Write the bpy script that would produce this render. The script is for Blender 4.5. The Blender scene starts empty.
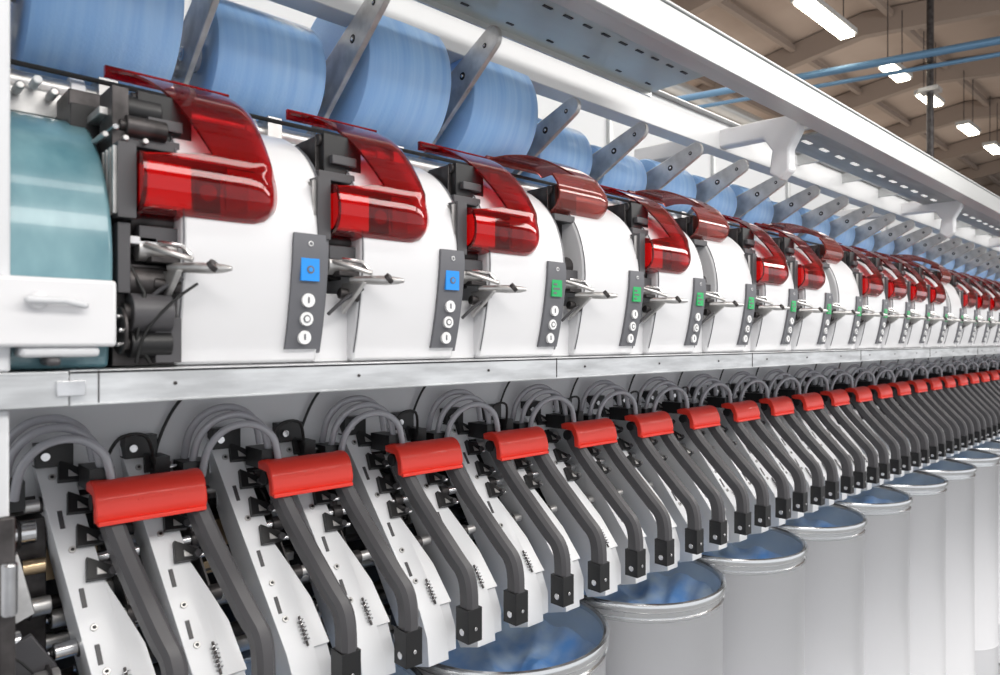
import bpy, math, random
from mathutils import Vector, Matrix
random.seed(4)
sc=bpy.context.scene
EYE=2.05
PITCH=0.277
try:
    sc.view_settings.view_transform='Standard'
    sc.view_settings.look='None'
    sc.view_settings.exposure=0.0
except Exception: pass

# ---------------------------------------------------------------- materials
def mat(name,col,rough=.5,metal=0,coat=0,trans=0,emit=None,es=0,var=0,vscale=(8,8,8),bump=0,bscale=60,col2=None,ior=1.45,pos=(.35,.65)):
    m=bpy.data.materials.new(name); m.use_nodes=True
    nt=m.node_tree; b=nt.nodes['Principled BSDF']
    b.inputs['Base Color'].default_value=(*col,1)
    b.inputs['Roughness'].default_value=rough
    b.inputs['Metallic'].default_value=metal
    b.inputs['Coat Weight'].default_value=coat
    b.inputs['Coat Roughness'].default_value=.05
    b.inputs['Transmission Weight'].default_value=trans
    b.inputs['IOR'].default_value=ior
    if emit:
        b.inputs['Emission Color'].default_value=(*emit,1)
        b.inputs['Emission Strength'].default_value=es
    if var or bump:
        tc=nt.nodes.new('ShaderNodeTexCoord'); mp=nt.nodes.new('ShaderNodeMapping')
        nt.links.new(tc.outputs['Object'],mp.inputs['Vector'])
        mp.inputs['Scale'].default_value=vscale
        nz=nt.nodes.new('ShaderNodeTexNoise'); nz.inputs['Scale'].default_value=1.0; nz.inputs['Detail'].default_value=4
        nt.links.new(mp.outputs['Vector'],nz.inputs['Vector'])
        if var:
            cr=nt.nodes.new('ShaderNodeValToRGB')
            c2=col2 if col2 else tuple(min(1,c*(1+var)) for c in col)
            c1=col if col2 else tuple(c*(1-var) for c in col)
            cr.color_ramp.elements[0].position=pos[0]; cr.color_ramp.elements[1].position=pos[1]
            cr.color_ramp.elements[0].color=(*c1,1); cr.color_ramp.elements[1].color=(*c2,1)
            nt.links.new(nz.outputs['Fac'],cr.inputs['Fac']); nt.links.new(cr.outputs['Color'],b.inputs['Base Color'])
        if bump:
            n2=nt.nodes.new('ShaderNodeTexNoise'); n2.inputs['Scale'].default_value=bscale
            nt.links.new(tc.outputs['Object'],n2.inputs['Vector'])
            bp=nt.nodes.new('ShaderNodeBump'); bp.inputs['Strength'].default_value=bump; bp.inputs['Distance'].default_value=.01
            nt.links.new(n2.outputs['Fac'],bp.inputs['Height']); nt.links.new(bp.outputs['Normal'],b.inputs['Normal'])
    return m
M={}
M['white']=mat('white_enamel',(.72,.72,.735),.30,coat=.35)
M['whitebar']=mat('white_bar',(.84,.85,.87),.38,coat=.2)
M['panel']=mat('grey_panel',(.64,.65,.67),.45,var=.05,vscale=(3,3,3))
M['rail']=mat('galvanised_rail',(.58,.59,.60),.32,metal=.65,var=.18,vscale=(9,60,60),bump=.04,bscale=90)
M['steel']=mat('steel',(.60,.60,.61),.22,metal=1,var=.15,vscale=(20,20,20))
M['armmetal']=mat('cast_metal',(.56,.55,.54),.38,metal=.8,var=.15,vscale=(30,30,30))
M['darkm']=mat('dark_metal',(.06,.055,.055),.42,metal=.6,var=.4,vscale=(30,30,30))
M['black']=mat('black_plastic',(.012,.012,.013),.4)
M['dgrey']=mat('dark_grey_plastic',(.070,.068,.073),.40)
M['strip']=mat('control_strip_grey',(.13,.132,.145),.4)
M['redh']=mat('red_handle_plastic',(.84,.042,.024),.40,coat=.2)
M['redc']=mat('red_smoked_cover',(.48,.008,.012),.03,coat=.5,trans=.90,ior=1.3)
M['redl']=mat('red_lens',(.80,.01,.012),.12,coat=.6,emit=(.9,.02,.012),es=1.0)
M['redraise']=mat('red_smoked_cover_thin',(.50,.11,.09),.06,coat=.5,trans=.75,ior=1.3)
M['teal']=mat('teal_frosted',(.05,.15,.19),.28,coat=.4,var=.2,vscale=(13,13,7),col2=(.20,.35,.39),pos=(.3,.72))
M['brass']=mat('brass',(.60,.45,.28),.28,metal=1)
M['hose']=mat('clear_hose',(.52,.52,.56),.12,coat=.8,trans=.3)
M['blueyarn']=mat('blue_yarn',(.24,.47,.87),.38,coat=.12,var=.25,vscale=(60,3,3),col2=(.42,.66,.97),bump=.06,bscale=200,pos=(.2,.8))
M['core']=mat('yarn_core',(.72,.75,.80),.6)
M['can']=mat('can_white',(.86,.86,.88),.30,coat=.25)
M['canin']=mat('can_inside',(.62,.69,.74),.3,metal=.3,var=.05)
M['rim']=mat('can_rim_steel',(.70,.71,.72),.2,metal=.95)
M['sliver']=mat('blue_sliver',(.14,.36,.80),.42,coat=.2,var=.4,vscale=(6,6,6),col2=(.58,.72,.88),bump=.12,bscale=40,pos=(.34,.60))
M['dispb']=mat('blue_display',(.02,.22,.62),.2,emit=(.01,.18,.50),es=.4)
M['dispg']=mat('green_display',(.02,.32,.10),.2,emit=(.02,.38,.09),es=.25)
M['button']=mat('button_white',(.80,.80,.80),.3)
M['beam']=mat('beam_grey',(.54,.55,.55),.35,metal=.5,var=.08,vscale=(1,6,6))
M['beamw']=mat('beam_white',(.62,.63,.64),.4)
M['tray']=mat('tray_steel',(.50,.54,.51),.3,metal=.5,var=.08,vscale=(2,8,8))
M['perf']=mat('perforated_steel',(.34,.36,.36),.35,metal=.6,var=.2,vscale=(3,20,20))
M['lamp']=mat('lamp_glow',(1,1,1),.5,emit=(1,.92,.74),es=12)
M['slot']=mat('slot_light',(1,1,1),.5,emit=(1,.98,.93),es=.5)
M['ceil']=mat('ceiling_brown',(.36,.28,.23),.8,var=.25,vscale=(.6,.6,.6),col2=(.48,.39,.33))
M['raft']=mat('rafter_brown',(.27,.215,.18),.7)
M['floor']=mat('floor_concrete',(.42,.43,.44),.3,var=.12,vscale=(1.5,1.5,1.5))
M['wall']=mat('wall_paint',(.64,.60,.56),.8,var=.05)
M['pipe']=mat('pipe_blue_grey',(.10,.20,.32),.4,metal=.3)
M['cable']=mat('black_cable',(.01,.01,.01),.5)

# ---------------------------------------------------------------- mesh builder
class MB:
    def __init__(s): s.v=[];s.f=[];s.m=[];s.sm=[];s.names=[]
    def mi(s,m):
        if m not in s.names: s.names.append(m)
        return s.names.index(m)
    def add(s,vs,fs,m,smooth=False):
        o=len(s.v); s.v+= [tuple(v) for v in vs]; k=s.mi(m)
        for f in fs: s.f.append([i+o for i in f]); s.m.append(k); s.sm.append(smooth)
    def box(s,a0,a1,b0,b1,c0,c1,m):
        vs=[(x,y,z) for x in (a0,a1) for y in (b0,b1) for z in (c0,c1)]
        s.add(vs,[(0,1,3,2),(4,6,7,5),(0,4,5,1),(2,3,7,6),(0,2,6,4),(1,5,7,3)],m)
    def prism(s,poly,s0,s1,m,skew=None,smooth=False):
        n=len(poly); sk=skew or (lambda h:0)
        vs=[(s0+sk(h),d,h) for d,h in poly]+[(s1+sk(h),d,h) for d,h in poly]
        o=len(s.v)
        s.add(vs,[tuple(range(n-1,-1,-1)),tuple(range(n,2*n))],m,smooth)
        k=s.mi(m)
        for i in range(n):
            s.f.append([o+i,o+(i+1)%n,o+n+(i+1)%n,o+n+i]); s.m.append(k); s.sm.append(smooth)
    def plate(s,pts,nv,m):
        n=len(pts); nv=Vector(nv)
        vs=[Vector(p) for p in pts]+[Vector(p)+nv for p in pts]
        s.add(vs,[tuple(range(n-1,-1,-1)),tuple(range(n,2*n))]+[(i,(i+1)%n,n+(i+1)%n,n+i) for i in range(n)],m)
    def ring(s,rings,m,smooth=True,cap=True,closed=True):
        n=len(rings[0]); vs=[p for r in rings for p in r]; fs=[]
        for i in range(len(rings)-1):
            for j in range(n if closed else n-1):
                k=(j+1)%n
                fs.append((i*n+j,i*n+k,(i+1)*n+k,(i+1)*n+j))
        s.add(vs,fs,m,smooth)
        if cap and closed:
            s.add(rings[0],[tuple(range(n-1,-1,-1))],m); s.add(rings[-1],[tuple(range(n))],m)
    def tube(s,pts,r,m,n=8,rad=None):
        pts=[Vector(p) for p in pts]; rings=[]
        up=None
        for i,p in enumerate(pts):
            t=(pts[min(i+1,len(pts)-1)]-pts[max(i-1,0)]).normalized()
            if up is None:
                up=t.orthogonal().normalized()
            u=(up-t*up.dot(t)).normalized(); up=u; w=t.cross(u)
            rr=rad[i] if rad else r
            rings.append([p+u*math.cos(2*math.pi*j/n)*rr+w*math.sin(2*math.pi*j/n)*rr for j in range(n)])
        s.ring(rings,m)
    def cyl(s,p0,p1,r,m,n=18,r1=None):
        s.tube([p0,p1],r,m,n,rad=[r,r if r1 is None else r1])
    def latheX(s,c,prof,m,n=40):
        rings=[[(c[0]+x,c[1]+math.cos(2*math.pi*j/n)*r,c[2]+math.sin(2*math.pi*j/n)*r) for j in range(n)] for x,r in prof]
        s.ring(rings,m)
    def latheZ(s,c,prof,m,n=56,cap=False):
        rings=[[(c[0]+math.cos(2*math.pi*j/n)*r,c[1]+math.sin(2*math.pi*j/n)*r,c[2]+z) for j in range(n)] for r,z in prof]
        s.ring(rings,m,cap=cap)
    def sweep(s,path,w,t,m,off=0):
        rings=[];n=len(path)
        for i in range(n):
            a=path[max(i-1,0)];b=path[min(i+1,n-1)]
            td=b[1]-a[1];th=b[2]-a[2];L=math.hypot(td,th);nd,nh=-th/L,td/L
            ss,d,h=path[i]; ww=w[i] if isinstance(w,(list,tuple)) else w
            c=min(.25*ww,.25*t); q=[]
            for x,y in ((-ww/2+c,-t/2),(ww/2-c,-t/2),(ww/2,-t/2+c),(ww/2,t/2-c),(ww/2-c,t/2),(-ww/2+c,t/2),(-ww/2,t/2-c),(-ww/2,-t/2+c)):
                q.append((ss+x,d+nd*(y+off),h+nh*(y+off)))
            rings.append(q)
        s.ring(rings,m,smooth=True)
    def mesh(s,name,sharp=38):
        me=bpy.data.meshes.new(name); me.from_pydata(s.v,[],s.f)
        for n in s.names: me.materials.append(M[n])
        me.polygons.foreach_set('material_index',s.m); me.polygons.foreach_set('use_smooth',s.sm)
        import bmesh
        bm=bmesh.new(); bm.from_mesh(me); bmesh.ops.remove_doubles(bm,verts=bm.verts,dist=1e-6)
        bmesh.ops.recalc_face_normals(bm,faces=bm.faces); bm.to_mesh(me); bm.free(); me.update()
        try: me.set_sharp_from_angle(angle=math.radians(sharp))
        except Exception: pass
        return me
def obj(name,me,loc=(0,0,0),parent=None,bev=0):
    o=bpy.data.objects.new(name,me); sc.collection.objects.link(o); o.location=loc
    if parent: o.parent=parent
    if bev:
        b=o.modifiers.new('bev','BEVEL'); b.width=bev; b.segments=2; b.limit_method='ANGLE'; b.angle_limit=math.radians(50)
    return o
def empty(name,loc):
    o=bpy.data.objects.new(name,None); sc.collection.objects.link(o); o.location=loc; o.empty_display_size=.05
    return o
def crom(P,k=5):
    out=[]
    for i in range(len(P)-1):
        p0=P[max(i-1,0)];p1=P[i];p2=P[i+1];p3=P[min(i+2,len(P)-1)]
        for j in range(k):
            t=j/k
            out.append(tuple(.5*((2*b)+(-a+c)*t+(2*a-5*b+4*c-d)*t*t+(-a+3*b-3*c+d)*t**3) for a,b,c,d in zip(p0,p1,p2,p3)))
    out.append(P[-1]); return out

# ---------------------------------------------------------------- winding unit
HP=crom([(1.0,-.035),(.985,.02),(.972,.09),(.967,.15),(.977,.21),(1.003,.265),(1.05,.31),(1.12,.343),(1.2,.353)],5)
def hd(h):
    for (d0,h0),(d1,h1) in zip(HP,HP[1:]):
        if h0<=h<=h1: return d0+(d1-d0)*(h-h0)/(h1-h0+1e-9)
    return HP[0][0]
b=MB()
b.prism(HP+[(1.30,.353),(1.30,-.035)],-.214,0,'white',smooth=True)
house=b.mesh('housing_shell')
def strip_mesh(disp):
    b=MB()
    hs=[-.014+i*.0116 for i in range(16)]
    rings=[]
    for i,h in enumerate(hs):
        k=1.0 if i<14 else (.98,.92)[i-14]
        c=-.030; w=.0275*k
        d=hd(h)
        rings.append([(c-w,d+.004,h),(c-w,d-.006,h),(c+w,d-.006,h),(c+w,d+.004,h)])
    b.ring(rings,'strip',smooth=False)
    d=hd(.105); b.box(-.045,-.015,d-.0085,d,.089,.123,disp)
    if disp=='dispb': b.cyl((-.030,d,.106),(-.030,d-.0095,.106),.006,'strip',14); b.cyl((-.030,d,.106),(-.030,d-.010,.106),.0035,disp,14)
    else:
        for hh,a in (.094,-.032),(.103,-.022),(.112,-.030): b.box(-.041,a,d-.0092,d,hh,hh+.004,'strip')
    for h in (.060,.032,.004):
        d=hd(h); b.cyl((-.030,d,h),(-.030,d-.010,h),.0105,'button',20)
        b.box(-.0313,-.0287,d-.0108,d,h-.004,h+.005,'strip')
    for h in (.032,):
        d=hd(h); b.cyl((-.030,d-.009,h),(-.030,d-.0108,h),.006,'strip',14); b.cyl((-.030,d-.009,h),(-.030,d-.0112,h),.004,'button',12)
    d=hd(.145); b.cyl((-.030,d,.145),(-.030,d-.0075,.145),.004,'button',10); b.cyl((-.030,d,.145),(-.030,d-.0079,.145),.0026,'strip',10)
    b.tube([(-.212,hd(h)-.0005,h) for h in [x*.02 for x in range(-1,16)]],.0012,'strip',6)
    b.prism([(hd(h)+.004,h) for h in [x*.02 for x in range(-1,17)]]+[(1.1,.32),(1.1,-.03)],0,.006,'strip')
    return b.mesh('control_strip')
stB=strip_mesh('dispb'); stG=strip_mesh('dispg')
CP=crom([(1.105,.385),(1.07,.374),(1.025,.345),(.985,.300),(.955,.252),(.942,.215),(.946,.184),(.970,.164),(1.01,.160)],5)
def cover_mesh(m,lens):
    b=MB(); n=len(CP); L=[]
    for i,(d,h) in enumerate(CP):
        t=i/(n-1)
        if t<.50:
            q=t/.50; l=-.268+.090*q**.8
        elif t<.55: l=-.178-.091*(t-.50)/.05
        else: l=-.269
        r=-.084
        r-= .018*max(0,(t-.86)/.14)**2+.004*max(0,(.12-t)/.12)**2
        L.append((l,r))
    K=12
    def off(i,o):
        a=CP[max(i-1,0)];c=CP[min(i+1,n-1)];td,th=c[0]-a[0],c[1]-a[1];q=math.hypot(td,th)
        return CP[i][0]-th/q*o,CP[i][1]+td/q*o
    t0=off(20,.005); sg=1 if t0[0]>CP[20][0] else -1
    ro=[];ri=[]
    for i in range(n):
        l,r=L[i]
        row=[];row2=[]
        for k in range(K+1):
            f=k/K; x=l+(r-l)*f
            e=max(0,(f-.75)/.25); drop=.018*e*e*e
            d,h=off(i,sg*drop); d2,h2=off(i,sg*(drop+.004))
            row.append((x,d,h)); row2.append((x,d2,h2))
        ro.append(row); ri.append(row2)
    b.ring(ro,m,closed=False); b.ring(ri,m,closed=False)
    for idx in (0,K):
        b.add([r[idx] for r in ro]+[r[idx] for r in ri],[(i,i+1,n+i+1,n+i) for i in range(n-1)],m)
    for idx in (0,n-1):
        b.add(ro[idx]+ri[idx],[(i,i+1,K+1+i+1,K+1+i) for i in range(K)],m)
    b.prism([(1.1045,.390),(1.112,.390),(1.112,.374),(1.1045,.376)],-.272,-.095,m)
    if lens:
        b.prism([(d+.005,h-.004) for d,h in CP[21:38]]+[(1.02,.164),(1.02,.25)],-.269,-.264,m)
        b.box(-.262,-.105,.990,1.02,.168,.245,'black')
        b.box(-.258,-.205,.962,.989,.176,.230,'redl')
        b.box(-.200,-.165,.964,.989,.175,.225,'darkm')
        b.box(-.155,-.125,.968,.989,.180,.222,'armmetal')
        b.cyl((-.182,.962,.200),(-.182,.975,.200),.012,'steel',16)
        b.box(-.256,-.15,.978,.99,.234,.243,'dgrey')
        b.box(-.292,-.271,.965,1.06,.155,.25,'dgrey')
        for k in range(4): b.box(-.296,-.29,.972+.016*k,.978+.016*k,.16,.245,'armmetal')
    return b.mesh('visor_cover',60)
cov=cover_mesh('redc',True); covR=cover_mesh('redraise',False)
def mech_mesh(first):
    b=MB()
    b.box(-.262,-.214,1.03,1.28,.10,.33,'darkm')
    b.box(-.272,-.206,1.00,1.10,.255,.27,'dgrey')
    b.box(-.255,-.185,1.015,1.10,.262,.335,'black')
    b.box(-.245,-.200,1.005,1.02,.285,.30,'dgrey'); b.cyl((-.26,1.03,.325),(-.19,1.03,.325),.010,'darkm',14)
    b.cyl((-.262,1.0,.12),(-.214,1.0,.12),.016,'armmetal'); b.cyl((-.268,1.02,.16),(-.21,1.02,.16),.022,'darkm')
    b.box(-.262,-.214,.985,1.03,.128,.150,'dgrey'); b.box(-.25,-.21,.975,1.0,.102,.110,'darkm')
    b.tube([(-.225,.985,.097),(-.205,.955,.096),(-.190,.935,.095),(-.178,.920,.094),(-.170,.912,.094)],.008,'armmetal',10,rad=[.006,.0075,.008,.006,.003])
    b.cyl((-.19,.93,.095),(-.186,.925,.1),.009,'darkm',12)
    b.tube(crom([(-.255,.985,.125),(-.235,.96,.115),(-.215,.95,.108),(-.208,.945,.106)],3),.004,'armmetal',8)
    b.tube(crom([(-.262,.99,.04),(-.25,.98,.055),(-.235,.97,.07),(-.215,.96,.082)],4),.003,'dgrey',8)
    b.prism([(1.0,.092),(.935,.090),(.95,.078),(1.0,.042)],-.232,-.224,'armmetal')
    b.cyl((-.245,.985,.075),(-.212,.98,.07),.009,'darkm',14)
    b.tube([(-.24,.99,.13),(-.215,.965,.125),(-.205,.96,.112)],.0035,'steel',8)
    b.box(-.275,-.212,1.012,1.3,-.035,.075,'white')
    if first:
        b.box(-.29,-.214,1.0,1.28,-.034,.10,'darkm')
        b.box(-.32,-.214,1.08,1.28,.05,.32,'black')
        for (d,h,r,m) in ((.985,.035,.026,'dgrey'),(.985,-.005,.018,'black'),(1.0,.075,.022,'darkm'),(1.0,.28,.014,'darkm'),(1.03,.20,.03,'darkm'),(1.03,.31,.02,'black')):
            b.cyl((-.275,d,h),(-.225,d,h),r,m); b.cyl((-.282,d,h),(-.274,d,h),r*.5,'darkm')
        b.box(-.29,-.275,.975,1.0,.06,.15,'dgrey'); b.box(-.28,-.24,.985,1.03,.125,.135,'white')
        b.tube([(-.28,1.0,.12),(-.26,.97,.06),(-.27,.97,0),(-.25,.98,-.03)],.003,'cable',6)
        b.tube(crom([(-.20,.95,.075),(-.23,.955,.05),(-.26,.965,.01),(-.27,.97,-.03)],5),.0022,'cable',6)
        b.box(-.275,-.235,.99,1.02,.215,.228,'armmetal'); b.box(-.245,-.212,.975,1.0,-.03,.03,'dgrey')
        b.box(-.30,-.25,1.02,1.10,.295,.305,'armmetal'); b.box(-.29,-.27,1.0,1.06,.25,.33,'darkm')
        for k in range(5): b.cyl((-.30+.012*k,.99,.262+.012*(k%2)),(-.30+.012*k,1.05,.262+.012*(k%2)),.004,'steel' if k%2 else 'armmetal',10)
        b.cyl((-.29,.972,.012),(-.286,.972,.012),.03,'darkm',24)
        for k in range(6):
            a=k*math.pi/3; b.cyl((-.295,.972+.02*math.cos(a),.012+.02*math.sin(a)),(-.288,.972+.02*math.cos(a),.012+.02*math.sin(a)),.003,'steel',8)
    return b.mesh('yarn_mechanism')
mech=mech_mesh(False); mech0=mech_mesh(True)
N=30
raised={3,5,8,13}
for n in range(N):
    s=.547+PITCH*n
    u=empty('winding_unit',(s,0,EYE))
    obj('housing_shell',house,parent=u,bev=.006)
    obj('control_strip',stB if n<2 else stG,parent=u)
    obj('yarn_mechanism',mech0 if n==0 else mech,parent=u,bev=.0015)
    if n in raised:
        c=obj('visor_cover',covR,parent=u)
        a=math.radians(-24); R=Matrix.Translation((0,1.15+.095,.36+.028))@Matrix.Rotation(a,4,'X')@Matrix.Translation((0,-1.15,-.36))
        c.matrix_local=R
    else: obj('visor_cover',cov,parent=u)

# end section with frosted teal cover
b=MB()
EP=crom([(.985,-.035),(.965,.05),(.965,.13),(.99,.20),(1.035,.255),(1.10,.298),(1.2,.318)],6)
b.prism(EP+[(1.24,.318),(1.24,-.035)],-.125,0,'teal',smooth=True)
endm=b.mesh('frosted_cover')
e=empty('end_cover_unit',(.249,0,EYE)); obj('frosted_cover',endm,parent=e,bev=.005)
b=MB(); b.box(-.125,-.003,.935,.985,-.008,.072,'white'); b.cyl((-.085,.936,.045),(-.085,.925,.045),.010,'white'); b.tube([(-.10,.925,.045),(-.06,.922,.045),(-.035,.928,.04)],.0045,'panel',10)
b.box(-.1,-.02,.94,.985,-.02,-.008,'panel'); b.box(-.075,-.06,.94,.985,-.03,-.02,'dgrey')
obj('handle_box',b.mesh('handle_box'),parent=e,bev=.006)
b=MB()
b.box(-.10,.035,1.17,1.21,.318,.355,'armmetal'); b.box(-.02,.03,1.1,1.22,.30,.345,'darkm'); b.box(-.12,-.09,1.16,1.2,.31,.40,'panel')
for i in range(5): b.cyl((-.11+.02*i,1.165,.345+.012*(i%2)),(-.11+.02*i,1.13,.345+.012*(i%2)),.006,'button' if i%2 else 'armmetal',12)
obj('end_bracket',b.mesh('end_bracket'),parent=e,bev=.002)

# ---------------------------------------------------------------- packages (bobbins) + cradle arms
rads={-1:.13,0:.15,1:.112,2:.155,3:.150,4:.095,5:.082,6:.086}
def bob_mesh(r):
    b=MB(); w=.106
    prof=[(-w+.004,.028),(-w+.002,r*.5),(-w,r-.014),(-w+.003,r-.005),(-w+.012,r),(0,r+.001),(w-.012,r),(w-.003,r-.005),(w,r-.014),(w-.004,.028)]
    b.latheX((0,0,0),prof,'blueyarn',72)
    b.latheX((0,0,0),[(-w-.006,.027),(w+.006,.027)],'core',32)
    return b.mesh('yarn_package')
small=[bob_mesh(r) for r in (.078,.083,.088)]
for k in range(-1,N):
    r=rads.get(k)
    me=bob_mesh(r) if r else small[k%3]
    r=r or (.078,.083,.088)[k%3]
    s=.582+PITCH*(k-1)
    obj('yarn_bobbin',me,(s,1.32,EYE+.408+r))
def arm_mesh(big):
    b=MB()
    if big: A=(1.32,.490,.050);B=(1.085,.635,.027)
    else: A=(1.32,.458,.044);B=(1.10,.558,.023)
    ax=math.atan2(B[1]-A[1],B[0]-A[0]); poly=[]
    for i in range(13):
        a=ax+math.pi/2+math.pi*i/12; poly.append((A[0]+math.cos(a)*A[2],A[1]+math.sin(a)*A[2]))
    for i in range(9):
        a=ax-math.pi/2+math.pi*i/8; poly.append((B[0]+math.cos(a)*B[2],B[1]+math.sin(a)*B[2]))
    b.prism(poly,-.006,.006,'armmetal')
    b.prism([(1.32,A[1]-.02),(1.38,A[1]-.03),(1.40,.40),(1.36,.38)],-.0055,.0055,'armmetal')
    for f,r in ((.12,.014),(.62,.009),(.93,.006)):
        d=A[0]+(B[0]-A[0])*f;h=A[1]+(B[1]-A[1])*f
        b.cyl((-.0075,d,h),(.0075,d,h),r,'black' if f>.5 else 'steel',16); b.cyl((-.009,d,h),(.009,d,h),r*.45,'steel',12)
    b.cyl((-.02,A[0],A[1]),(.02,A[0],A[1]),.016,'armmetal',18)
    return b.mesh('cradle_arm')
aB=arm_mesh(True);aS=arm_mesh(False)
for k in range(-1,N):
    obj('bobbin_cradle_arm',aB if k<3 else aS,(.172+PITCH*(k+1),0,EYE),bev=.002)

# ---------------------------------------------------------------- machine frame
S0,S1=-.35,.547+PITCH*(N-1)+.2
fr=empty('spinning_machine_frame',(0,0,EYE))
b=MB()
b.box(.2,S1,.955,.962,-.076,-.037,'rail')
b.box(.2,S1,.955,1.32,-.041,-.036,'rail')
b.box(.2,S1,.955,.975,-.079,-.075,'rail')
b.box(-.35,.198,.950,.957,-.078,-.039,'rail'); b.box(-.35,.198,.950,1.32,-.041,-.037,'rail')
b.box(.185,.215,.946,.955,-.066,-.048,'steel')
for i in range(26):
    s=.32+i*PITCH*1.0
    b.cyl((s,.9555,-.056),(s,.953,-.056),.0025,'darkm',10)
    if i%3==0: b.box(s-.09,s-.0885,.9535,.956,-.076,-.037,'darkm')
obj('front_rail',b.mesh('front_rail'),parent=fr,bev=.001)
b=MB()
b.cyl((S0,1.255,.385),(S1,1.255,.385),.018,'armmetal',20)
b.box(S0,S1,1.235,1.275,.352,.372,'rail')
b.cyl((S0,1.225,.404),(S1,1.225,.404),.004,'cable',8)
b.cyl((S0,1.32,.355),(S1,1.32,.355),.052,'steel',24)
for n in range(N+1):
    s=.31+PITCH*n
    b.box(s-.014,s+.014,1.225,1.29,.35,.412,'armmetal'); b.cyl((s-.05,1.255,.385),(s-.03,1.255,.385),.024,'white',18)
obj('winding_shaft',b.mesh('winding_shaft'),parent=fr,bev=.001)
b=MB()
b.box(S0,S1,1.33,1.35,-.25,-.04,'panel')
b.prism([(1.33,-.04),(1.10,-.04),(1.13,-.052),(1.33,-.075)],S0,S1,'panel')
b.box(S0,S1,1.46,1.48,-.66,-.25,'black')
b.box(S0,S1,1.35,1.62,-.27,-.25,'darkm')
b.box(S0,S1,1.31,1.6,-.045,.30,'panel')
for n in range(-1,N):
    s=.405+PITCH*n
    pts=[(s,1.325,-.25),(s+.004,1.322,-.20),(s+.018,1.32,-.155),(s+.04,1.318,-.115),(s+.075,1.316,-.078)]
    b.tube(crom(pts,4),.0028,'cable',6)
obj('body_panels',b.mesh('body_panels'),parent=fr)
b=MB()
for h,d,r,m in ((-.29,1.37,.010,'armmetal'),(-.36,1.36,.013,'armmetal'),(-.43,1.34,.011,'darkm'),(-.49,1.33,.013,'armmetal'),(-.55,1.31,.016,'darkm'),(-.6,1.36,.03,'darkm')):
    b.cyl((S0,d,h),(S1,d,h),r,m,16)
obj('drafting_rollers',b.mesh('drafting_rollers'),parent=fr)
b=MB()
b.box(.02,.142,.962,1.06,-EYE,-.079,'panel'); b.box(.02,.142,.955,1.06,-.036,1.2,'panel')
b.box(.13,.147,.955,.965,-.45,-.20,'darkm'); b.cyl((.14,.95,-.25),(.14,.95,-.31),.008,'steel')
for s in (-.3,2.3,4.5,6.7,S1-.1): b.box(s-.04,s+.04,1.47,1.50,-EYE,-.6,'panel')
obj('end_post',b.mesh('end_post'),parent=fr,bev=.003)

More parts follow.
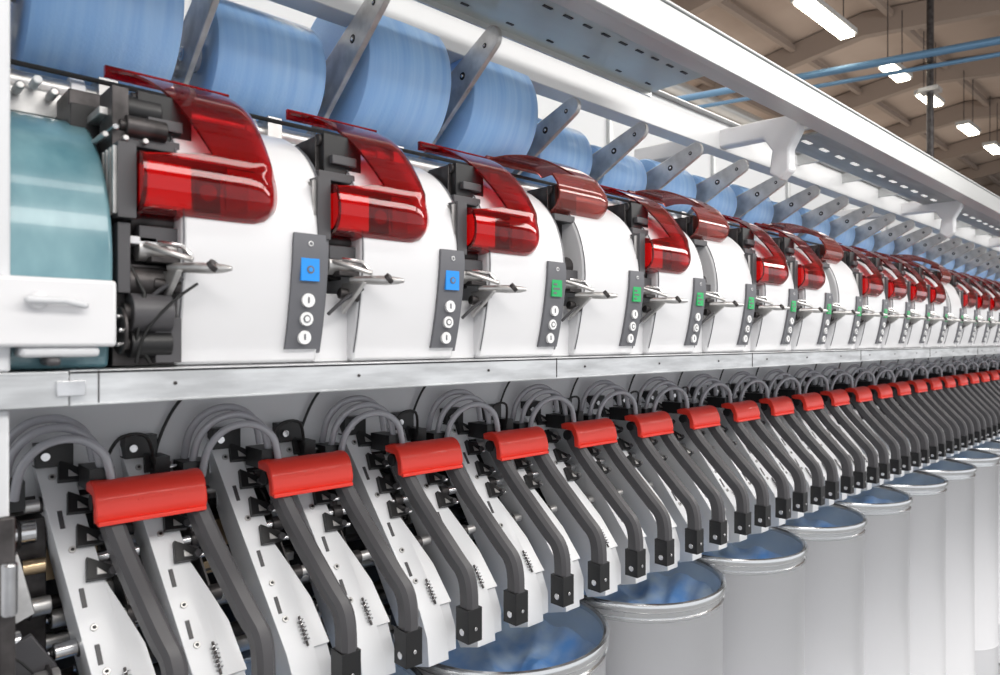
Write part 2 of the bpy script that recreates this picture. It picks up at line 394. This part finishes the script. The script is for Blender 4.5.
# ---------------------------------------------------------------- drafting units
SL=Vector((.052,-.5455,-.838)).normalized()
NO=Vector((0,-.838,.5455))
def draft_mesh():
    b=MB(); 
    sk=lambda h: (-.19-h)*.135
    for o in (0,.128):
        x=-.108+o
        poly=[(1.345,-.175),(1.325,-.185),(1.10,-.53),(1.085,-.58),(1.09,-.64),(1.15,-.66),(1.18,-.60),(1.27,-.42),(1.375,-.235)]
        b.prism(poly,x-.029,x+.021,'whitebar',skew=sk)
        def P(t,off=0,ds=0):
            d=1.325+(1.10-1.325)*t; h=-.185+(-.53+.185)*t
            return Vector((x+ds+sk(h),d,h))+NO*off
        X=Vector((1,0,0))
        # tapering gusset that widens the arm toward its lower end
        q0=P(.50,-.014,.018); q1=P(.66,-.014,.036); q2=P(.80,-.014,.050); q3=P(1.0,-.014,.052); q4=P(1.0,-.014,.018)
        b.plate([q0,q1,q2,q3,q4],NO*.0125,'whitebar')
        b.prism([(1.11,-.525),(1.095,-.58),(1.10,-.63),(1.13,-.64),(1.15,-.56)],x+.020,x+.050,'whitebar',skew=sk)
        for t in (.10,.40,.70,.86):
            p=P(t,-.001,-.010); b.cyl(p,p+NO*.004,.0055,'armmetal',12); b.cyl(p,p+NO*.005,.0028,'black',10)
        for t in (.24,.55,.76):
            p=P(t,-.001,-.016)
            b.plate([p,p+X*.007,p+X*.007+SL*.03,p+SL*.03],NO*.0022,'dgrey')
        # spring with bolt lying along the arm
        p=P(.88,.005,.012); b.tube([p+SL*(.0012*k)+X*(.006*math.cos(k*1.1))+NO*(.006*math.sin(k*1.1)) for k in range(34)],.0014,'steel',5)
        b.cyl(p-SL*.006,p+SL*.046,.0022,'darkm',8)
        for t in (.08,.215,.35,.485):
            p=P(t,.001,.002)
            b.plate([p-SL*.016,p+SL*.020-X*.006,p+SL*.022+X*.030,p+SL*.006+X*.034],NO*.012,'black')
            q=p+SL*.009+X*.010
            b.plate([q-SL*.006,q+SL*.006-X*.002,q+SL*.007+X*.012],NO*.014,'armmetal')
            b.cyl(p+X*.030+SL*.014,p+X*.030+SL*.014+NO*.018,.006,'dgrey',12)
            b.cyl(p+X*.02+SL*.014,p+X*.05+SL*.014,.004,'steel',10)
            b.box(p[0]+.022,p[0]+.045,p[1]+.015,p[1]+.05,p[2]-.022,p[2]-.004,'dgrey')
        p=P(.0,.0,-.005); b.box(p[0]-.022,p[0]+.03,p[1]-.022,p[1]+.01,p[2]-.018,p[2]+.020,'black')
        b.cyl((p[0]-.01,p[1]-.022,p[2]),(p[0]-.01,p[1]-.03,p[2]),.007,'steel',12)
        for t,m in ((.18,'armmetal'),(.42,'steel'),(.66,'armmetal')):
            a=P(t,-.035,.03); b.cyl((a[0]-.004,a[1],a[2]),(a[0]+.06,a[1],a[2]),.010,m,14); b.cyl((a[0]+.015,a[1],a[2]),(a[0]+.035,a[1],a[2]),.014,'darkm',14)
        b.prism([(1.36,-.26),(1.30,-.30),(1.17,-.52),(1.2,-.6),(1.4,-.45)],x+.052,x+.056,'darkm',skew=sk)
    for o in (0,.130):
        t0=-.060+o; t1=-.010+o
        path=[(t0,1.215,-.250),(t0+.003,1.203,-.272),(t0+.014,1.163,-.330),(t0+.038,1.080,-.430),(t1-.002,1.058,-.460),(t1+.0,1.048,-.490),(t1,1.046,-.53)]
        b.sweep(crom(path,3),.030,.036,'dgrey')
        b.box(t1-.018,t1+.018,1.028,1.066,-.592,-.526,'black'); b.cyl((t1-.02,1.046,-.572),(t1+.02,1.046,-.572),.007,'steel',14)
        b.cyl((t1,1.027,-.565),(t1,1.025,-.565),.004,'steel',10)
        b.cyl((t0-.02,1.215,-.25),(t0+.02,1.215,-.25),.013,'black',14)
    return b.mesh('drafting_arms')
dm=draft_mesh()
def handle_mesh():
    b=MB()
    cs=crom([(1.235,-.222),(1.212,-.216),(1.190,-.222),(1.178,-.240),(1.172,-.262),(1.174,-.273)],3)+[(1.176,-.278),(1.186,-.278),(1.188,-.252),(1.198,-.236),(1.232,-.234)]
    rings=[]
    for x,k in ((-.082,.92),(-.080,1.0),(-.070,1.0),(-.066,.97),(.066,.97),(.070,1.0),(.080,1.0),(.082,.92)):
        c=(1.2,-.245); rings.append([(x,c[0]+(d-c[0])*k,c[1]+(h-c[1])*k) for d,h in cs])
    b.ring(rings,'redh',smooth=True)
    b.box(-.080,.080,1.170,1.178,-.280,-.273,'redh')
    for k in range(9):
        x=-.024+.006*k; b.box(x,x+.003,1.1755,1.182,-.254,-.246,'redh')
    b.box(-.075,.075,1.194,1.225,-.262,-.238,'dgrey')
    return b.mesh('red_grip')
hm=handle_mesh()
def hose_mesh():
    b=MB()
    for i,(dd,hh,ss) in enumerate(((0,0,0),(.028,.012,-.004),(-.020,-.016,.010))):
        pts=[(-.180+ss,1.285+dd,-.225+hh),(-.172+ss,1.275+dd,-.175+hh),(-.145+ss,1.26+dd,-.142+hh),(-.105+ss,1.245+dd,-.136+hh),(-.072+ss,1.235+dd,-.160+hh),(-.060+ss,1.235+dd,-.205+hh)]
        b.tube(crom(pts,5),.0068,'hose',12)
    b.tube(crom([(-.05,1.26,-.2),(-.03,1.25,-.16),(.01,1.25,-.16),(.03,1.27,-.21)],5),.003,'cable',8)
    b.box(-.20,-.155,1.27,1.32,-.26,-.215,'black'); b.box(-.08,-.045,1.22,1.29,-.235,-.20,'black')
    b.box(.03,.055,1.27,1.32,-.24,-.20,'black')
    return b.mesh('air_hoses')
hs=hose_mesh()
def clutter(seed,rich):
    rnd=random.Random(seed); b=MB()
    for i in range(38 if rich else 26):
        s=rnd.uniform(-.16,.11); h=rnd.uniform(-.66,-.27); d=1.38+(-.27-h)*-.32+rnd.uniform(-.04,.03)
        m=rnd.choice(['steel','armmetal','darkm','black','armmetal','brass'] if rich else ['armmetal','darkm','steel','black','dgrey'])
        if rnd.random()<.55:
            r=rnd.uniform(.007,.020); L=rnd.uniform(.02,.05)
            b.cyl((s-L/2,d,h),(s+L/2,d,h),r,m,16); b.cyl((s-L/2-.004,d,h),(s-L/2,d,h),r*.5,'black',10); b.cyl((s-L/2-.008,d,h),(s+L/2+.008,d,h),r*.3,'steel',8)
        else:
            w=rnd.uniform(.005,.015);t=rnd.uniform(.01,.03);g=rnd.uniform(.008,.028)
            b.box(s-w,s+w,d-t,d+t,h-g,h+g,m)
    pts=[(-.01+.014*math.cos(a*.9),1.27+.014*math.sin(a*.9),-.46-.0022*a) for a in range(44)]
    b.tube(pts,.002,'steel',5)
    return b.mesh('roller_mechanism')
cl=[clutter(3,True),clutter(8,False),clutter(11,False)]
for n in range(N+1):
    s=.362+PITCH*n
    u=empty('drafting_unit',(s,0,EYE))
    obj('drafting_arms',dm,parent=u,bev=.002)
    obj('red_grip',hm,parent=u,bev=.002)
    obj('air_hoses',hs,parent=u)
    obj('roller_mechanism',cl[0] if n<2 else cl[1+n%2],parent=u,bev=.001)
b=MB()
for (s,d,h,r,L,m) in ((.20,1.30,-.30,.018,.05,'steel'),(.20,1.28,-.35,.012,.07,'brass'),(.21,1.27,-.41,.014,.06,'armmetal'),(.17,1.28,-.46,.03,.04,'darkm'),(.22,1.20,-.56,.026,.05,'armmetal'),(.25,1.16,-.53,.014,.07,'brass'),(.2,1.20,-.50,.020,.05,'black'),(.26,1.2,-.46,.012,.06,'steel'),(.18,1.24,-.54,.018,.05,'armmetal'),(.19,1.27,-.38,.022,.03,'black'),(.23,1.3,-.26,.01,.04,'armmetal'),(.17,1.2,-.43,.014,.04,'steel'),(.215,1.16,-.49,.022,.03,'armmetal'),(.16,1.18,-.50,.03,.02,'darkm')):
    b.cyl((s-L/2,d,h),(s+L/2,d,h),r,m,20); b.cyl((s-L/2-.005,d,h),(s-L/2,d,h),r*.6,'black',14); b.cyl((s-L/2-.008,d,h),(s-L/2,d,h),r*.3,'steel',10)
    b.cyl((s,d,h),(s+.004,d,h),r*1.3,'darkm',20)
b.box(.15,.24,1.30,1.34,-.58,-.28,'darkm'); b.box(.14,.20,1.20,1.28,-.475,-.465,'armmetal'); b.box(.16,.18,1.2,1.3,-.66,-.50,'darkm')
b.plate([(.16,1.19,-.44),(.20,1.18,-.42),(.23,1.17,-.47),(.21,1.17,-.52),(.18,1.18,-.50)],(0,.008,.002),'dgrey')
b.plate([(.17,1.22,-.33),(.19,1.22,-.31),(.21,1.21,-.40),(.185,1.21,-.41)],(0,.008,.002),'armmetal')
b.tube(crom([(.15,1.2,-.42),(.2,1.18,-.47),(.24,1.17,-.56),(.22,1.18,-.66)],5),.004,'cable',8)
obj('gear_cluster',b.mesh('gear_cluster'),parent=fr,bev=.0015)

# ---------------------------------------------------------------- sliver cans
H=EYE-.685
def can_mesh():
    b=MB(); R=.258
    b.latheZ((0,0,0),[(R-.012,.012),(R-.008,.03),(R-.008,.25),(R-.004,.26),(R-.008,.27),(R-.008,H-.050),(R-.008,H-.048)],'can',72)
    b.latheZ((0,0,0),[(R-.008,H-.050),(R-.003,H-.046),(R-.003,H-.040),(R-.007,H-.037),(R-.007,H-.026),(R-.002,H-.022),(R+.002,H-.016),(R+.003,H-.006),(R,H),(R-.006,H+.002),(R-.012,H-.002),(R-.014,H-.012)],'rim',72)
    b.latheZ((0,0,0),[(R-.014,H-.012),(R-.014,H-.05),(R-.014,.05),(.001,.05)],'canin',72)
    b.latheZ((0,0,0),[(.001,.012),(R-.012,.012)],'can',72)
    for i in range(4):
        a=math.pi/4+i*math.pi/2; x,y=.19*math.cos(a),.19*math.sin(a)
        b.cyl((x-.01,y,.012),(x+.01,y,.012),.012,'black',12)
    return b.mesh('can_body')
cm=can_mesh()
def sliver_mesh(seed,top):
    rnd=random.Random(seed); b=MB()
    ph=[(rnd.uniform(5,16),rnd.uniform(0,6.28),rnd.uniform(0,6.28)) for _ in range(7)]
    rings=[]; NR=34; NA=110
    for i in range(NR):
        r=.2425*i/(NR-1)+.0005; row=[]
        for j in range(NA):
            a=2*math.pi*j/NA; x,y=r*math.cos(a),r*math.sin(a)
            z=0
            for f,an,p in ph:
                v=math.sin(f*(x*math.cos(an)+y*math.sin(an))*1.6+p+1.5*math.sin(9*(x-y)+an))
                z+=(1-abs(v))*.009
            row.append((x,y,top-.03+z+.045*(r/.24)**5))
        rings.append(row)
    b.ring(rings,'sliver',cap=False)
    return b.mesh('blue_sliver',80)
sl=[sliver_mesh(1,H-.12),sliver_mesh(5,H-.11),sliver_mesh(9,H-.13)]
for row,dc in enumerate((1.228,1.79)):
    for k in range(-2,14 if row==0 else 10):
        s=1.165+.540*k+(.0 if row==0 else .277)
        u=empty('sliver_can',(s,dc,0)); 
        obj('can_body',cm,parent=u); obj('blue_sliver',sl[k%3],parent=u)

# ---------------------------------------------------------------- overhead structure
oh=empty('overhead_traveller_rail',(0,0,EYE))
b=MB()
b.box(-.5,S1,.86,.93,.665,.735,'beam')
b.box(-.5,S1,.855,.935,.735,.742,'beam'); b.box(-.5,S1,.855,.875,.655,.665,'beam')
b.box(-.5,S1,1.20,1.26,.64,.735,'beamw'); b.box(-.5,S1,1.18,1.28,.735,.742,'beam')
obj('rail_beams',b.mesh('rail_beams'),parent=oh,bev=.002)
b=MB()
b.box(-.5,1.63,.94,1.12,.683,.690,'tray'); b.box(-.5,1.63,.94,.945,.683,.71,'tray'); b.box(-.5,1.63,1.115,1.12,.67,.71,'beam')
for i in range(30):
    s=-.3+i*.064
    b.box(s,s+.026,.972,.979,.6815,.684,'black')
    if i%2: b.box(s,s+.02,1.08,1.086,.6815,.684,'darkm')
b.box(2.35,S1,.945,1.10,.683,.69,'perf')
for i in range(40):
    s=2.4+i*.145
    b.box(s,s+.06,1.02,1.034,.681,.684,'slot')
for i in range(20):
    s=2.3+i*.45; b.box(s,s+.015,.93,1.2,.69,.73,'beam')
obj('perforated_tray',b.mesh('perforated_tray'),parent=oh)
b=MB()
for s in (.37-1.83,.37,2.2,4.03,5.86,7.69):
    b.prism([(.935,.70),(.935,.655),(.965,.60),(.965,.53),(.995,.505),(1.03,.53),(1.02,.60),(1.05,.645),(1.55,.65),(1.55,.71),(1.05,.705)],s-.05,s+.0,'white')
    b.box(s-.04,s-.01,1.5,1.55,.36,.70,'white')
obj('support_brackets',b.mesh('support_brackets'),parent=oh,bev=.006)
b=MB()
b.box(-.5,10,1.95,2.35,.78,1.12,'beamw'); b.box(-.5,10,1.62,1.70,.56,.62,'beam')
for i in range(12): b.box(-.2+i*.9,-.17+i*.9,1.93,2.37,.76,1.14,'beam')
for i in range(6): b.box(i*1.83,i*1.83+.05,2.1,2.15,-EYE,.78,'panel')
obj('air_duct',b.mesh('air_duct'),parent=oh,bev=.004)

# ---------------------------------------------------------------- hall
def simple(name,fn,loc=(0,0,0)):
    b=MB(); fn(b); return obj(name,b.mesh(name),loc)
simple('floor',lambda b:b.box(-6,32,-6,11,-.05,0,'floor'))
CH=EYE+3.3
simple('ceiling',lambda b:b.prism([(-6,CH-.6),(3,CH+.5),(11,CH-.6),(11,CH-.5),(3,CH+.6),(-6,CH-.5)],-6,32,'ceil'))
simple('wall_back',lambda b:b.box(-6,32,11,11.1,0,CH,'wall'))
simple('wall_far',lambda b:b.box(32,32.1,-6,11,0,CH+.6,'wall'))
def rafters(b):
    for i in range(14):
        s=2+i*2.2
        b.prism([(-6,CH-.85),(3,CH+.22),(11,CH-.85),(11,CH-.62),(3,CH+.48),(-6,CH-.62)],s,s+.12,'raft')
    for d in [x*1.1-5 for x in range(15)]:
        z=CH+.5-abs(d-3)*.13-.06
        b.box(-6,32,d-.03,d+.03,z-.07,z,'raft')
    b.cyl((-5,4.6,CH-.3),(31,4.6,CH-.3),.09,'beam',20); b.cyl((-5,6.2,CH-.5),(31,6.2,CH-.5),.12,'beam',20)
    b.box(-5,31,8.5,8.7,CH-1.3,CH-.9,'beam')
simple('ceiling_rafters',rafters)
def lampm(L):
    b=MB(); b.box(-L-.02,L+.02,-.08,.08,.02,.07,'beam'); b.box(-L,L,-.06,.06,.0,.022,'lamp')
    for x in (-L*.8,L*.8): b.cyl((x,0,.07),(x,0,.75),.005,'darkm',6)
    return b.mesh('lamp_body')
lm=lampm(.5); lm2=lampm(.28)
for s in (.2,2.2,4.2,6.3): obj('ceiling_lamp',lm,(s,2.5,EYE+2.8))
for s in (8.1,9.3,11.0,12.4,14,16): obj('ceiling_lamp',lm2,(s,2.5,EYE+2.8))
for s in (9.5,12,15,18): obj('ceiling_lamp',lm2,(s,5.5,EYE+2.6))
simple('ceiling_pipe',lambda b:(b.cyl((6.3,4.2,EYE+2.5),(7.35,.2,EYE+2.5),.035,'pipe',14),b.cyl((6.35,4.2,EYE+2.40),(7.4,.2,EYE+2.40),.02,'pipe',10)))
simple('support_column',lambda b:(b.cyl((7.38,1.98,0),(7.38,1.98,CH+.3),.03,'darkm',14),b.box(7.30,7.46,1.90,2.06,EYE+2.3,EYE+2.34,'armmetal')))

# ---------------------------------------------------------------- lights
def area(name,loc,rot,sx,sy,e,col=(1,.975,.94)):
    l=bpy.data.lights.new(name,'AREA'); l.shape='RECTANGLE'; l.size=sx;l.size_y=sy;l.energy=e;l.color=col
    o=bpy.data.objects.new(name,l); sc.collection.objects.link(o); o.location=loc; o.rotation_euler=rot
def aim(a): return (math.radians(a),0,0)
area('aisle_key_a',(1.2,-1.6,EYE+2.0),aim(45),5,.7,112)  # added unseen key, lifts the lower machine front and cover highlights
area('aisle_key_b',(6.5,-1.6,EYE+2.0),aim(45),5,.7,125)  # second added key further down the row, no fixture there
area('aisle_key_c',(2.0,-.2,EYE+2.5),aim(15),6,.3,40)  # unseen key strip above the aisle, no fixture modelled
area('hall_light',(6,4,EYE+2.6),(0,0,0),12,2,140,(1,.95,.9))
area('ceiling_fill',(9,5,EYE+1.2),(math.radians(180),0,0),14,4,140,(1,.88,.76))  # added unseen fill aimed upward to brighten the ceiling
w=bpy.data.worlds.new('hall_world'); sc.world=w; w.use_nodes=True
w.node_tree.nodes['Background'].inputs['Color'].default_value=(.95,.97,1,1)
w.node_tree.nodes['Background'].inputs['Strength'].default_value=1.08

cam=bpy.data.cameras.new('camera'); co=bpy.data.objects.new('camera',cam); sc.collection.objects.link(co)
cam.sensor_width=36; cam.lens=25.2; cam.clip_start=.02; cam.shift_y=.0025
cam.dof.use_dof=True; cam.dof.focus_distance=1.7; cam.dof.aperture_fstop=5
co.location=(0,0,EYE); th=math.atan(740/700)
co.rotation_euler=(math.radians(90),0,th-math.radians(90))
sc.camera=co
